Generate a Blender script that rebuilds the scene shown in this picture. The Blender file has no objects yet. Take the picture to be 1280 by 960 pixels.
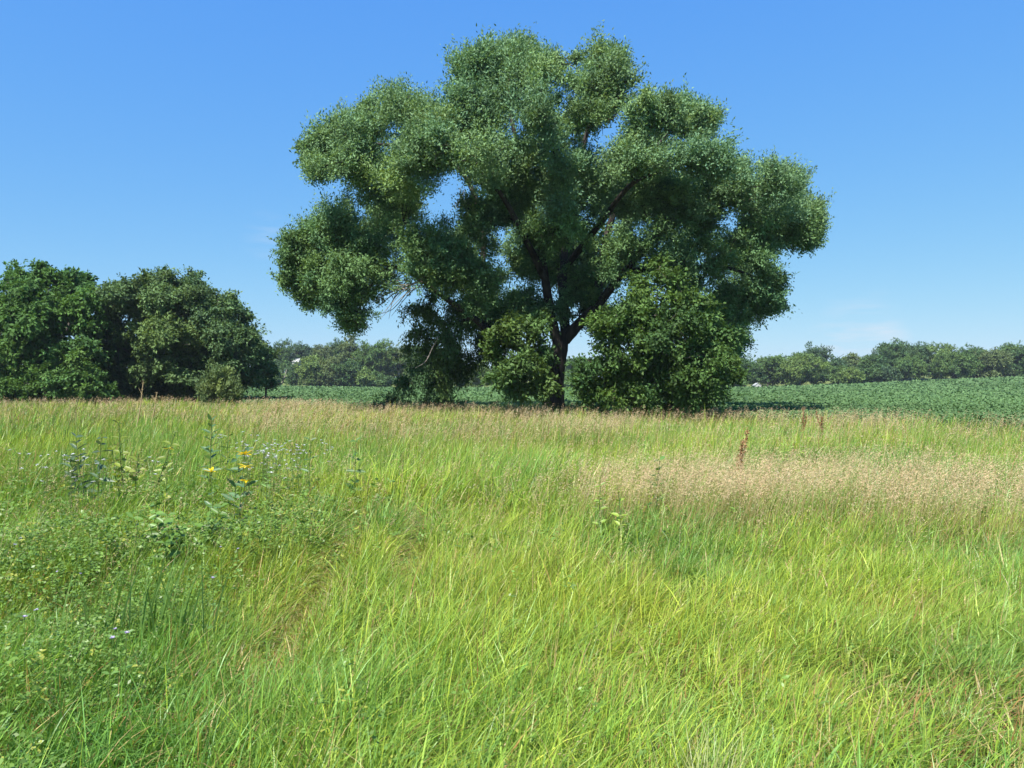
import bpy, math
import numpy as np
from mathutils import Vector

rng = np.random.default_rng(11)
SC = bpy.context.scene
COL = SC.collection
FX, CAMZ, HORIZ = 925.0, 1.6, 480.0           # focal length in photo pixels, eye height, horizon row


# ------------------------------------------------------------------ helpers
def P(px, py, Y):
    """photo pixel at depth Y -> world point (used to size and place real 3D things)"""
    return np.array([(px - 640.0) / FX * Y, Y, CAMZ + (HORIZ - py) / FX * Y])


def sstep(a, b, x):
    t = np.clip((x - a) / (b - a), 0, 1)
    return t * t * (3 - 2 * t)


_T = np.random.default_rng(5).random((256, 256))


def vnoise(x, y, s, o=0):
    x = np.asarray(x, float) / s + 57.3 + o * 17.7
    y = np.asarray(y, float) / s + 31.1 + o * 9.1
    xi, yi = np.floor(x).astype(int), np.floor(y).astype(int)
    fx, fy = x - xi, y - yi
    fx, fy = fx * fx * (3 - 2 * fx), fy * fy * (3 - 2 * fy)
    a, b = _T[xi % 256, yi % 256], _T[(xi + 1) % 256, yi % 256]
    c, d = _T[xi % 256, (yi + 1) % 256], _T[(xi + 1) % 256, (yi + 1) % 256]
    return (a * (1 - fx) + b * fx) * (1 - fy) + (c * (1 - fx) + d * fx) * fy


def fnoise(x, y, s, o=0):
    return (vnoise(x, y, s, o) + .5 * vnoise(x, y, s * .47, o + 1) + .25 * vnoise(x, y, s * .21, o + 2)) / 1.75


def H(X, Y):
    """terrain height"""
    X, Y = np.asarray(X, float), np.asarray(Y, float)
    far = sstep(45, 190, Y)
    a = .0 + 3.1 * sstep(45, 150, X) + .45 * sstep(20, 70, -X)
    z = far * a
    z = z + sstep(193, 270, Y) * (3.2 + 3.0 * sstep(30, 110, -X) + 1.0 * sstep(40, 120, X))
    z = z + (fnoise(X, Y, 3.0, 3) - .5) * .16 * (1 - sstep(25, 40, Y)) * sstep(.5, 3, Y)
    z = z + (fnoise(X, Y, 60, 4) - .5) * 1.2 * sstep(230, 400, Y)
    return z


def edge(X):                                   # the meadow ends and the crop begins along this line
    return 33.9 - .78 * np.asarray(X, float)


def nrm(v):
    return v / (np.linalg.norm(v, axis=-1, keepdims=True) + 1e-9)


def quadmesh(name, V, F, tint=None):
    me = bpy.data.meshes.new(name)
    V = np.ascontiguousarray(V, np.float32)
    F = np.ascontiguousarray(F, np.int32)
    me.vertices.add(len(V))
    me.vertices.foreach_set('co', V.ravel())
    me.loops.add(F.size)
    me.loops.foreach_set('vertex_index', F.ravel())
    me.polygons.add(len(F))
    me.polygons.foreach_set('loop_start', np.arange(0, F.size, F.shape[1], dtype=np.int32))
    me.update(calc_edges=True)
    if tint is not None:
        a = me.color_attributes.new('tint', 'FLOAT_COLOR', 'POINT')
        c = np.ones((len(V), 4), np.float32)
        c[:, :3] = tint
        a.data.foreach_set('color', c.ravel())
    return me


def link(name, me, mat, parent=None, loc=(0, 0, 0), smooth=False):
    o = bpy.data.objects.new(name, me)
    COL.objects.link(o)
    if mat:
        me.materials.clear()
        me.materials.append(mat)
    o.location = loc
    o.parent = parent
    if smooth:
        me.polygons.foreach_set('use_smooth', np.ones(len(me.polygons), bool))
    return o


def thing(name, label, cat, loc=(0, 0, 0), group=None):
    o = bpy.data.objects.new(name, None)
    COL.objects.link(o)
    o.location = [float(c) for c in loc]
    o.empty_display_size = .3
    o['label'], o['category'] = label, cat
    if group:
        o['group'] = group
    return o


def tag(o, label, cat, group=None):
    o['label'], o['category'] = label, cat
    if group:
        o['group'] = group
    return o


# ------------------------------------------------------------------ materials
def newmat(name):
    m = bpy.data.materials.new(name)
    m.use_nodes = True
    nt = m.node_tree
    nt.nodes.clear()
    return m, nt, nt.nodes.new('ShaderNodeOutputMaterial')


def leaf_mat(name, trans=.35, gloss=.35, rough=.45, tcol=(1.25, 1.15, .55)):
    m, nt, out = newmat(name)
    at = nt.nodes.new('ShaderNodeAttribute')
    at.attribute_name = 'tint'
    p = nt.nodes.new('ShaderNodeBsdfPrincipled')
    p.inputs['Roughness'].default_value = rough
    p.inputs['Specular IOR Level'].default_value = gloss
    t = nt.nodes.new('ShaderNodeBsdfTranslucent')
    mul = nt.nodes.new('ShaderNodeMix')
    mul.data_type, mul.blend_type = 'RGBA', 'MULTIPLY'
    mul.inputs[0].default_value = 1
    mul.inputs[7].default_value = (*tcol, 1)
    mx = nt.nodes.new('ShaderNodeMixShader')
    mx.inputs[0].default_value = trans
    nt.links.new(at.outputs['Color'], p.inputs['Base Color'])
    nt.links.new(at.outputs['Color'], mul.inputs[6])
    nt.links.new(mul.outputs[2], t.inputs['Color'])
    nt.links.new(p.outputs[0], mx.inputs[1])
    nt.links.new(t.outputs[0], mx.inputs[2])
    nt.links.new(mx.outputs[0], out.inputs[0])
    return m


def noise_mat(name, c0, c1, scale, rough=.9, stretch=(1, 1, 1), bump=.0, bscale=8, detail=6, spec=.2):
    m, nt, out = newmat(name)
    tc = nt.nodes.new('ShaderNodeTexCoord')
    mp = nt.nodes.new('ShaderNodeMapping')
    mp.inputs['Scale'].default_value = stretch
    nz = nt.nodes.new('ShaderNodeTexNoise')
    nz.inputs['Scale'].default_value = scale
    nz.inputs['Detail'].default_value = detail
    r = nt.nodes.new('ShaderNodeValToRGB')
    r.color_ramp.elements[0].position, r.color_ramp.elements[1].position = .32, .68
    r.color_ramp.elements[0].color, r.color_ramp.elements[1].color = (*c0, 1), (*c1, 1)
    p = nt.nodes.new('ShaderNodeBsdfPrincipled')
    p.inputs['Roughness'].default_value = rough
    p.inputs['Specular IOR Level'].default_value = spec
    nt.links.new(tc.outputs['Object'], mp.inputs[0])
    nt.links.new(mp.outputs[0], nz.inputs['Vector'])
    nt.links.new(nz.outputs[0], r.inputs[0])
    nt.links.new(r.outputs[0], p.inputs['Base Color'])
    if bump:
        n2 = nt.nodes.new('ShaderNodeTexNoise')
        n2.inputs['Scale'].default_value = bscale
        n2.inputs['Detail'].default_value = 5
        b = nt.nodes.new('ShaderNodeBump')
        b.inputs['Strength'].default_value = bump
        b.inputs['Distance'].default_value = .06
        nt.links.new(mp.outputs[0], n2.inputs['Vector'])
        nt.links.new(n2.outputs[0], b.inputs['Height'])
        nt.links.new(b.outputs[0], p.inputs['Normal'])
    nt.links.new(p.outputs[0], out.inputs[0])
    return m


M_LEAF = leaf_mat('tree_leaf', .3, .18, .6)
M_SOY = leaf_mat('soy_leaf', .25, .2, .6)
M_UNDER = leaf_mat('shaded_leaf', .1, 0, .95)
M_GRASS = leaf_mat('grass_blade', .36, .42, .42)
M_STRAW = leaf_mat('straw', .3, .25, .6, (1.1, 1.0, .8))
M_PETAL = leaf_mat('petal', .3, .2, .6, (1, 1, 1))
M_BARK = noise_mat('elm_bark', (.016, .013, .011), (.060, .050, .041), 5, .9, (1, 1, .22), 1.0, 7)
M_BARK2 = noise_mat('grey_bark', (.05, .042, .034), (.15, .13, .11), 4, .9, (1, 1, .25), .8, 6)
M_DEAD = noise_mat('bleached_wood', (.20, .17, .14), (.36, .32, .27), 6, .85, (1, 1, .2), .5, 8)
M_STEM = noise_mat('green_stem', (.07, .11, .03), (.12, .17, .05), 9, .6)
M_DRY = noise_mat('dry_stem', (.30, .22, .11), (.42, .32, .18), 9, .8)
M_RUST = noise_mat('rust_stem', (.16, .055, .02), (.26, .10, .04), 9, .8)
M_WHITE = noise_mat('white_paint', (.34, .34, .33), (.44, .44, .42), 3, .6)
M_ROOF = noise_mat('pale_metal_roof', (.34, .34, .33), (.44, .44, .42), 2, .5)
M_DARKDOOR = noise_mat('grey_door', (.25, .25, .25), (.33, .33, .33), 3, .6)


# ------------------------------------------------------------------ tubes (trunks, limbs, stems)
def spline(pts, n):
    pts = np.asarray(pts, float)
    if len(pts) == 2:
        t = np.linspace(0, 1, n)[:, None]
        return pts[0] * (1 - t) + pts[1] * t
    Q = np.vstack([2 * pts[0] - pts[1], pts, 2 * pts[-1] - pts[-2]])
    out = []
    k = len(pts) - 1
    for t in np.linspace(0, k - 1e-6, n):
        i = int(t)
        f = t - i
        a, b, c, d = Q[i], Q[i + 1], Q[i + 2], Q[i + 3]
        out.append(.5 * (2 * b + (c - a) * f + (2 * a - 5 * b + 4 * c - d) * f * f + (3 * b - a - 3 * c + d) * f ** 3))
    return np.array(out)


class Tubes:
    def __init__(s):
        s.V, s.F, s.n = [], [], 0

    def add(s, C, R, sides=8, wob=.0):
        C, R = np.asarray(C, float), np.asarray(R, float)
        n = len(C)
        T = nrm(np.gradient(C, axis=0))
        ref = np.array([0, 1., 0]) if abs(T[:, 1]).mean() < .8 else np.array([1., 0, 0])
        A = nrm(np.cross(T, ref))
        B = np.cross(T, A)
        th = np.linspace(0, 2 * np.pi, sides, endpoint=False)
        rr = R[:, None] * (1 + wob * rng.normal(size=(n, sides)))
        V = C[:, None] + A[:, None] * (np.cos(th) * rr)[..., None] + B[:, None] * (np.sin(th) * rr)[..., None]
        i = np.arange(n - 1)[:, None] * sides
        j = np.arange(sides)[None]
        k = (j + 1) % sides
        F = np.stack([i + j, i + k, i + sides + k, i + sides + j], -1).reshape(-1, 4) + s.n
        s.V.append(V.reshape(-1, 3))
        s.F.append(F)
        s.n += n * sides

    def mesh(s, name, base=(0, 0, 0)):
        return quadmesh(name, np.vstack(s.V) - np.asarray(base), np.vstack(s.F))


# ------------------------------------------------------------------ foliage
def unit(n):
    return nrm(rng.normal(size=(n, 3)))


def foliage(C, R, per=26, nleaf=16, L=.13, W=.06, sub=7, col=(.05, .1, .03), var=.22, wind=.25, droop=.15,
            flat=.85, spray=.55, subr=.46, dens=None, hue=.065, upn=.6):
    """leaf quads on twigs, twigs in tufts, tufts over clumps. C (N,3), R (N,)"""
    C, R = np.asarray(C, float), np.asarray(R, float)
    dens = np.ones(len(C)) if dens is None else np.asarray(dens, float)
    ns = np.maximum(3, (sub * (.7 + .6 * rng.random(len(C))))).astype(int)
    ci = np.repeat(np.arange(len(C)), ns)
    d1 = unit(len(ci))
    d1[:, 2] = d1[:, 2] * .9 + .12
    d1 = nrm(d1)
    sc = C[ci] + d1 * R[ci, None] * (.30 + .92 * rng.random((len(ci), 1)) ** 1.3) * np.array([1, 1, flat])
    sr = R[ci] * subr * (.45 + .9 * rng.random(len(ci)) ** 1.3)
    hv = np.clip(rng.normal(size=(len(C), 1)), -2, 2) * hue
    cb = ((1 + hv * np.array([1.2, .5, -.9])) * (1 + .10 * rng.normal(size=(len(C), 1))))[ci]
    nt = np.maximum(2, per * sr ** 2 / .3 * dens[ci] * (.75 + .5 * rng.random(len(ci)))).astype(int)
    ti = np.repeat(np.arange(len(sc)), nt)
    d2 = unit(len(ti))
    tp = sc[ti] + d2 * (sr[ti] * (.25 + .8 * rng.random(len(ti)) ** .5))[:, None] * np.array([1, 1, .72])
    out = nrm(d1[ti] * .7 + d2 * .7)
    td = nrm(out * .8 + .55 * rng.normal(size=(len(ti), 3)) + np.array([wind, 0, .12 - droop]))
    tb = 1 + var * .7 * rng.normal(size=(len(ti), 1))
    tl = spray * (.6 + .8 * rng.random(len(ti)))
    li = np.repeat(np.arange(len(ti)), nleaf)
    n = len(li)
    s = np.tile(np.linspace(-.5, .5, nleaf), len(ti)) + rng.normal(size=n) * .04
    pos = tp[li] + td[li] * (s * tl[li])[:, None] + rng.normal(size=(n, 3)) * spray * .10
    pos[:, 2] -= droop * tl[li] * np.clip(s + .3, 0, 1) ** 2
    ld = nrm(td[li] * .7 + rng.normal(size=(n, 3)) * .55 - np.array([0, 0, droop]))
    nn = nrm(np.array([0, 0, upn]) + out[li] * .5 + rng.normal(size=(n, 3)) * .5)
    w = nrm(np.cross(ld, nn))
    nn = np.cross(w, ld)
    sz = .7 + .6 * rng.random((n, 1))
    l_, w_ = L * sz, W * sz * .5
    V = np.stack([pos, pos + ld * l_ * .42 + w * w_ + nn * w_ * .35, pos + ld * l_ - nn * l_ * .12,
                  pos + ld * l_ * .42 - w * w_ + nn * w_ * .35], 1).reshape(-1, 3)
    F = np.arange(n * 4).reshape(-1, 4)
    c = np.asarray(col)[None] * cb[ti][li] * tb[li] * (1 + var * .5 * rng.normal(size=(n, 1)))
    c = np.clip(c, .004, .6)
    return V, F, np.repeat(c, 4, 0)


def px_clumps(lst, Y0, c, rad, D, back=.9, jit=.12, front=(.55, 1.0)):
    """author clumps as (photo x, y, radius[, depth]) and spread them through the crown's real depth"""
    C, R, K = [], [], []
    for e in lst:
        x, y, r = e[:3]
        rho = math.hypot((x - c[0]) / rad[0], (y - c[1]) / rad[1])
        dd = D * math.sqrt(max(.06, 1 - min(1, rho) ** 2))
        if len(e) > 3:
            ys = [e[3]]
        else:
            ys = [-dd * rng.uniform(*front)]
            if rng.random() < back:
                ys.append(dd * rng.uniform(.45, 1))
        for k, yo in enumerate(ys):
            Y = Y0 + yo
            C.append(P(x + rng.normal() * jit * r, y + rng.normal() * jit * r, Y))
            R.append(r / FX * Y)
            K.append(k)
    return np.array(C), np.array(R), np.array(K)


def grow(limbs, C, R, r_tip=.02, r_root=.055):
    """limbs: list of dict(pts, r0, r1). Each clump centre is reached by a branch leaving the nearest limb."""
    nodes, nid, nr = [], [], []
    for i, l in enumerate(limbs):
        c = spline(l['pts'], l.get('n', 18))
        r = np.linspace(l['r0'], l['r1'], len(c))
        l['c'], l['r'], l['extra'] = c, r, []
        k0 = 0 if i else len(c) // 2
        nodes += list(c[k0:])
        nid += [i] * (len(c) - k0)
        nr += list(r[k0:])
    base = limbs[0]['c'][-1]
    for t in np.argsort(np.linalg.norm(C - base, axis=1)):
        N = np.array(nodes)
        d = np.linalg.norm(N - C[t], axis=1) + .35 * np.maximum(0, N[:, 2] - C[t][2])
        j = int(np.argmin(d))
        a, b = N[j], C[t]
        ln = np.linalg.norm(b - a)
        if ln < .3:
            continue
        m1 = a * .65 + b * .35 + rng.normal(size=3) * ln * .09 + np.array([0, 0, ln * .05])
        m2 = a * .3 + b * .7 + rng.normal(size=3) * ln * .09 + np.array([0, 0, ln * .06])
        c = spline([a, m1, m2, b], max(5, int(ln / .35)))
        r0 = min(nr[j] * .75, r_root + .022 * ln)
        r = np.linspace(r0, r_tip, len(c))
        limbs[nid[j]]['extra'].append((c, r))
        nodes += list(c[2:])
        nid += [nid[j]] * (len(c) - 2)
        nr += list(r[2:])
        for q in range(3):                       # twigs inside the clump
            e = b + unit(1)[0] * R[t] * .8
            s0 = c[-2 - q % 2]
            limbs[nid[j]]['extra'].append((spline([s0, (s0 + e) / 2 + rng.normal(size=3) * .1, e], 5),
                                           np.linspace(r_tip * 1.1, r_tip * .4, 5)))


def limb_parts(root, base, limbs, mat, sides=10):
    for i, l in enumerate(limbs):
        t = Tubes()
        t.add(l['c'], l['r'], l.get('sides', sides), .04)
        for c, r in l['extra']:
            t.add(c, r, 5)
        link('trunk' if i == 0 else 'limb', t.mesh('bark', base), mat, root, smooth=True)


# ------------------------------------------------------------------ terrain
def terrain():
    gx = np.concatenate([-np.geomspace(900, 60, 26), np.linspace(-56, 56, 113), np.geomspace(60, 900, 26)])
    gy = np.concatenate([np.linspace(-40, -2, 10), np.linspace(-1, 60, 123), np.geomspace(62, 1200, 70)])
    X, Y = np.meshgrid(gx, gy)
    V = np.stack([X, Y, H(X, Y)], -1).reshape(-1, 3)
    n, m = len(gy), len(gx)
    i = np.arange(n - 1)[:, None] * m
    j = np.arange(m - 1)[None]
    F = np.stack([i + j, i + j + 1, i + m + j + 1, i + m + j], -1).reshape(-1, 4)
    near = sstep(36, 34, Y + .78 * X)[..., None]
    verge = (sstep(186, 190, Y))[..., None]
    nz = fnoise(X, Y, 2.0, 8)[..., None]
    mead = np.array([.040, .055, .014]) * (.7 + .6 * nz) + np.array([.03, .015, .006]) * (nz > .62)
    soil = np.array([.075, .055, .036]) * (.8 + .4 * nz)
    grass = np.array([.13, .16, .05]) * (.8 + .4 * nz)
    c = mead * near + (1 - near) * (soil * (1 - verge) + grass * verge)
    me = quadmesh('ground', V, F, c.reshape(-1, 3))
    m_, nt, out = newmat('earth')
    at = nt.nodes.new('ShaderNodeAttribute')
    at.attribute_name = 'tint'
    p = nt.nodes.new('ShaderNodeBsdfPrincipled')
    p.inputs['Roughness'].default_value = .95
    p.inputs['Specular IOR Level'].default_value = .1
    tc = nt.nodes.new('ShaderNodeTexCoord')
    nz_ = nt.nodes.new('ShaderNodeTexNoise')
    nz_.inputs['Scale'].default_value = 6
    nz_.inputs['Detail'].default_value = 8
    mr = nt.nodes.new('ShaderNodeMapRange')
    mr.inputs[3].default_value, mr.inputs[4].default_value = .55, 1.45
    mx = nt.nodes.new('ShaderNodeMix')
    mx.data_type, mx.blend_type = 'RGBA', 'MULTIPLY'
    mx.inputs[0].default_value = 1
    nt.links.new(tc.outputs['Object'], nz_.inputs['Vector'])
    nt.links.new(nz_.outputs[0], mr.inputs[0])
    nt.links.new(at.outputs['Color'], mx.inputs[6])
    nt.links.new(mr.outputs[0], mx.inputs[7])
    nt.links.new(mx.outputs[2], p.inputs['Base Color'])
    nt.links.new(p.outputs[0], out.inputs[0])
    o = link('ground', me, m_, smooth=True)
    o['kind'] = 'structure'
    o['label'] = 'gently rolling ground under the meadow and crop field'


# ------------------------------------------------------------------ meadow
def wedge(n, y0, y1, dens, slope=.76, pad=2.2):
    ys = np.linspace(y0, y1, 400)
    w = (slope * ys + pad) * dens(ys)
    cdf = np.cumsum(w)
    Y = np.interp(rng.random(n) * cdf[-1], cdf, ys)
    X = (rng.random(n) * 2 - 1) * (slope * Y + pad)
    return X, Y


def blades(X, Y, Z, L, W, az, bend, segs, face=None):
    n = len(X)
    t = np.linspace(0, 1, segs + 1)
    ld = np.stack([np.cos(az), np.sin(az), np.zeros(n)], -1)
    fa = az + np.pi / 2 + rng.normal(size=n) * .9 if face is None else face
    wd = np.stack([np.cos(fa), np.sin(fa), np.zeros(n)], -1)
    base = np.stack([X, Y, Z], -1)
    V = np.empty((n, segs + 1, 2, 3))
    for k, tt in enumerate(t):
        h = L * (tt - .33 * bend ** 2 * tt ** 2.2)
        o = L * bend * tt ** 1.8 * .8
        c = base + ld * o[:, None]
        c[:, 2] += h
        prof = (.75 + .5 * tt) if tt < .4 else .95 * (1 - ((tt - .4) / .6) ** 1.6) + .04
        V[:, k, 0] = c + wd * (W * prof * .5)[:, None]
        V[:, k, 1] = c - wd * (W * prof * .5)[:, None]
    m = (segs + 1) * 2
    i = np.arange(n)[:, None] * m
    f = np.array([[2 * k, 2 * k + 1, 2 * k + 3, 2 * k + 2] for k in range(segs)])
    F = (i[:, None] + f[None]).reshape(-1, 4)
    return V.reshape(-1, 3), F, m


def lush(X, Y):                                 # grass height multiplier
    h = .55 + .75 * fnoise(X, Y, 1.6, 11) + .35 * (fnoise(X, Y, .45, 12) - .5)
    h = h + .12 * sstep(6, 14, Y)
    r1 = np.exp(-((X + 1.25 + .085 * (Y - 3)) / .16) ** 2) * sstep(3.0, 4.4, Y) * sstep(9.5, 7, Y)
    r2 = np.exp(-((X + .62 + .085 * (Y - 3)) / .14) ** 2) * sstep(5.2, 6, Y) * sstep(8.8, 7.4, Y)
    r3 = np.exp(-(((X - 2.6) / 1.0) ** 2 + ((Y - 3.4) / .5) ** 2))
    return h * (1 - .62 * r1) * (1 - .62 * r2) * (1 - .25 * r3), np.maximum(np.maximum(r1, r2) * .8, r3 * .7)


def ell(X, Y, x, y, rx, ry):
    return np.clip(1.35 - np.sqrt(((X - x) / rx) ** 2 + ((Y - y) / ry) ** 2), 0, 1) ** .7


def tan(X, Y):                                  # where the ripe seed heads stand thick
    u = X / np.maximum(Y, .1)
    n = fnoise(X, Y, 2.2, 21)
    n2 = fnoise(X, Y, 6, 22)
    a = ell(X, Y, 1.0, 8.3, .75, .8) * 1.0
    a = np.maximum(a, ell(X, Y, 2.2, 7.8, 1.2, .8) * .75)
    a = np.maximum(a, ell(X, Y, 4.1, 7.4, 1.7, .85) * .7)
    a = np.maximum(a, ell(X, Y, 6.1, 7.2, 1.4, .8) * .7)
    a = np.maximum(a, ell(X, Y, 2.6, 9.6, 1.5, .6) * .55)
    a = np.maximum(a, ell(X, Y, -.2, 10.8, 2.4, 1.6) * .8)
    a = np.maximum(a, sstep(.10, -.05, u) * sstep(-.42, -.33, u) * sstep(10.5, 14, Y) * .52)
    a = np.maximum(a, sstep(-.33, -.40, u) * sstep(19, 28, Y) * .2)
    a = np.maximum(a, sstep(.27, .36, u) * sstep(.55, .46, u) * sstep(15.5, 18, Y) * .9)
    a = np.maximum(a, sstep(.55, .65, u) * sstep(15, 18, Y) * .6)
    a = np.maximum(a, sstep(-.1, .05, u) * sstep(13, 18, Y) * .5)
    a = np.maximum(a, sstep(-.1, .0, u) * sstep(6.5, 9, Y) * .28)
    return np.clip(a * (.2 + 1.4 * sstep(.35, .65, n)) * (.6 + .8 * n2) * (.45 + .9 * sstep(.3, .7, fnoise(X * .45, Y * 1.6, .9, 24))), 0, 1)


def meadow():
    Vs, Fs, Cs, off = [], [], [], 0
    specs = [(350000, .45, 6.0, 4, lambda y: np.ones_like(y), 0),
             (400000, 6.0, 16.0, 3, lambda y: 6 / y, 0),
             (260000, 16.0, 62.0, 2, lambda y: 16 / y, 1)]
    for n, y0, y1, segs, dens, far in specs:
        X, Y = wedge(n, y0, y1, dens)
        # gather two thirds of the blades into tufts
        nt = n // 14
        tx, ty = wedge(nt, y0, y1, dens)
        k = rng.integers(0, nt, n)
        tuft = rng.random(n) < .62
        rad = (.045 + .004 * Y)
        ox, oy = rng.normal(size=n), rng.normal(size=n)
        X = np.where(tuft, tx[k] + ox * rad, X)
        Y = np.where(tuft, ty[k] + oy * rad, Y)
        keep = (Y < edge(X) - .6 + 1.2 * fnoise(X, Y, 2.5, 9)) & (Y > .3)
        keep &= rng.random(n) > .75 * sstep(.50, .32, fnoise(X, Y, .55, 19)) * sstep(14, 8, Y)
        X, Y, tuft, ox, oy, k = (a[keep] for a in (X, Y, tuft, ox, oy, k))
        n = len(X)
        hm, rut = lush(X, Y)
        tb = rng.random(nt)[k]
        L = (.31 + .20 * sstep(4.5, 11, Y)) * hm * (.55 + .75 * rng.random(n)) * np.where(tuft, .85 + .4 * tb, 1)
        W = np.maximum(.0047, .00085 * Y) * (.6 + .8 * rng.random(n))
        over = rng.random(n) < .14
        wide = rng.random(n) < .26
        W = np.where(wide, W * 1.75, W)
        L = np.where(wide, L * .85, L)
        az = np.where(tuft, np.arctan2(oy, ox + .7), (fnoise(X, Y, .9, 17) - .5) * 4.5 + rng.normal(size=n) * .9 + .1)
        bend = np.clip(.85 + .42 * rng.normal(size=n) - .2 * sstep(8, 14, Y), .08, 1.6)
        bend = np.where(over, rng.uniform(1.2, 1.7, n), bend)
        V, F, m = blades(X, Y, H(X, Y) - .01, L, W, az, bend, segs)
        # colour of each blade: fresh, yellowish, blue-green or dry
        g = np.empty((n, 3))
        p1 = fnoise(X, Y, 1.3, 31)
        p2 = fnoise(X, Y, 4.0, 32)
        yel, blu = np.array([.325, .380, .050]), np.array([.135, .260, .058])
        mid = np.array([.190, .300, .042])
        q = np.clip((p1 - .5) * 2.4 + rng.normal(size=n) * .55, -1, 1)[:, None]
        g = np.where(q > 0, mid + (yel - mid) * q, mid + (blu - mid) * -q)
        lushr = (ell(X, Y, 5.5, 10, 3.2, 2.6) * .6 + ell(X, Y, 3.6, 4.0, 1.6, .9) * .4)[:, None]
        g = g * (1 - lushr) + np.array([.13, .26, .07]) * lushr
        dk = (sstep(-.30, -.55, X / Y) * sstep(14, 7, Y) * .75)[:, None]
        g = g * (1 - dk) + g * np.array([.72, .86, .8]) * dk
        g *= (.70 + .60 * p2)[:, None] * (.75 + .5 * tb)[:, None]
        dry = rng.random(n) < (.07 + .20 * over + .10 * sstep(.58, .75, fnoise(X, Y, .8, 35)) + .40 * rut + .16 * tan(X, Y) + .10 * sstep(18, 30, Y))
        dc = np.array([.40, .31, .13]) * (.6 + .7 * rng.random((n, 1)))
        dc = np.where((rng.random(n) < .25)[:, None], np.array([.33, .18, .07]), dc)
        g = np.where(dry[:, None], dc, g)
        g *= 1.10 * (1 + .16 * rng.normal(size=(n, 1)))
        Vs.append(V)
        Fs.append(F + off)
        off += len(V)
        Cs.append(np.repeat(np.clip(g, .01, .7), m, 0))
    me = quadmesh('meadow_grass', np.vstack(Vs), np.vstack(Fs), np.vstack(Cs))
    o = link('meadow_grass', me, M_GRASS)
    o['kind'] = 'stuff'
    tag(o, 'tall green meadow grass covering the whole foreground', 'grass')


def seed_grass():
    Vs, Fs, Cs, off = [], [], [], 0
    for n, y0, y1, dens, nsp in [(36000, 1.2, 9.5, lambda y: np.ones_like(y), 24), (60000, 9.5, 60, lambda y: 9 / y, 11)]:
        X, Y = wedge(n, y0, y1, dens)
        a = tan(X, Y)
        keep = (rng.random(n) < a * .9 + .03 * sstep(3, 6, Y) + .004) & (Y < edge(X) - .2)
        X, Y = X[keep], Y[keep]
        n = len(X)
        hm, _ = lush(X, Y)
        Z = H(X, Y)
        L = (.56 + .22 * hm) * (.72 + .4 * rng.random(n)) * np.where(Y < 4.5, .8, 1)
        az = rng.normal(size=n) * .55 + .05
        bend = np.clip(.32 + .16 * rng.normal(size=n), .05, .9)
        W = np.maximum(.0022, .00042 * Y)
        V, F, m = blades(X, Y, Z, L, W, az, bend, 3)
        stem = np.where(rng.random((n, 1)) < .5, np.array([.30, .27, .10]), np.array([.42, .33, .17]))
        Vs.append(V); Fs.append(F + off); off += len(V)
        Cs.append(np.repeat(stem, m, 0))
        # the open panicle: spikelets round the bent upper third
        i = np.repeat(np.arange(n), nsp)
        t = .72 + .30 * rng.random(len(i))
        ld = np.stack([np.cos(az), np.sin(az), np.zeros(n)], -1)[i]
        c = np.stack([X[i], Y[i], Z[i]], -1) + ld * (L[i] * bend[i] * t ** 1.8 * .8)[:, None]
        c[:, 2] += L[i] * (t - .33 * bend[i] ** 2 * t ** 2.2)
        wide = .030 * (1.15 - t) / .4 + .005
        c += rng.normal(size=(len(i), 3)) * wide[:, None]
        d = nrm(ld * .5 + rng.normal(size=(len(i), 3)) * .5 + np.array([.2, 0, .3]))
        w = nrm(np.cross(d, rng.normal(size=(len(i), 3))))
        s = np.maximum(1, (Y[i] / 9) ** .75)[:, None] * (.7 + .6 * rng.random((len(i), 1)))
        s = s * (.5 + .5 * sstep(3, 8, Y[i]))[:, None]
        l_, w_ = .024 * s, .0017 * s
        q = np.stack([c, c + d * l_ * .4 + w * w_, c + d * l_, c + d * l_ * .4 - w * w_], 1).reshape(-1, 3)
        pc = np.where((rng.random(n) < .55)[:, None], np.array([.64, .49, .28]), np.array([.60, .41, .25]))
        pc = np.where((rng.random(n) < .15)[:, None], np.array([.60, .52, .33]), pc)
        pc = pc * (.75 + .5 * rng.random((n, 1)))
        Vs.append(q); Fs.append(np.arange(len(q)).reshape(-1, 4) + off); off += len(q)
        Cs.append(np.repeat(np.clip(pc, 0, .75)[i], 4, 0))
    me = quadmesh('seed_grass', np.vstack(Vs), np.vstack(Fs), np.vstack(Cs))
    o = link('seed_grass', me, M_STRAW)
    o['kind'] = 'stuff'
    tag(o, 'ripe pinkish tan seed heads drifting in bands across the meadow', 'seed grass')


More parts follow.
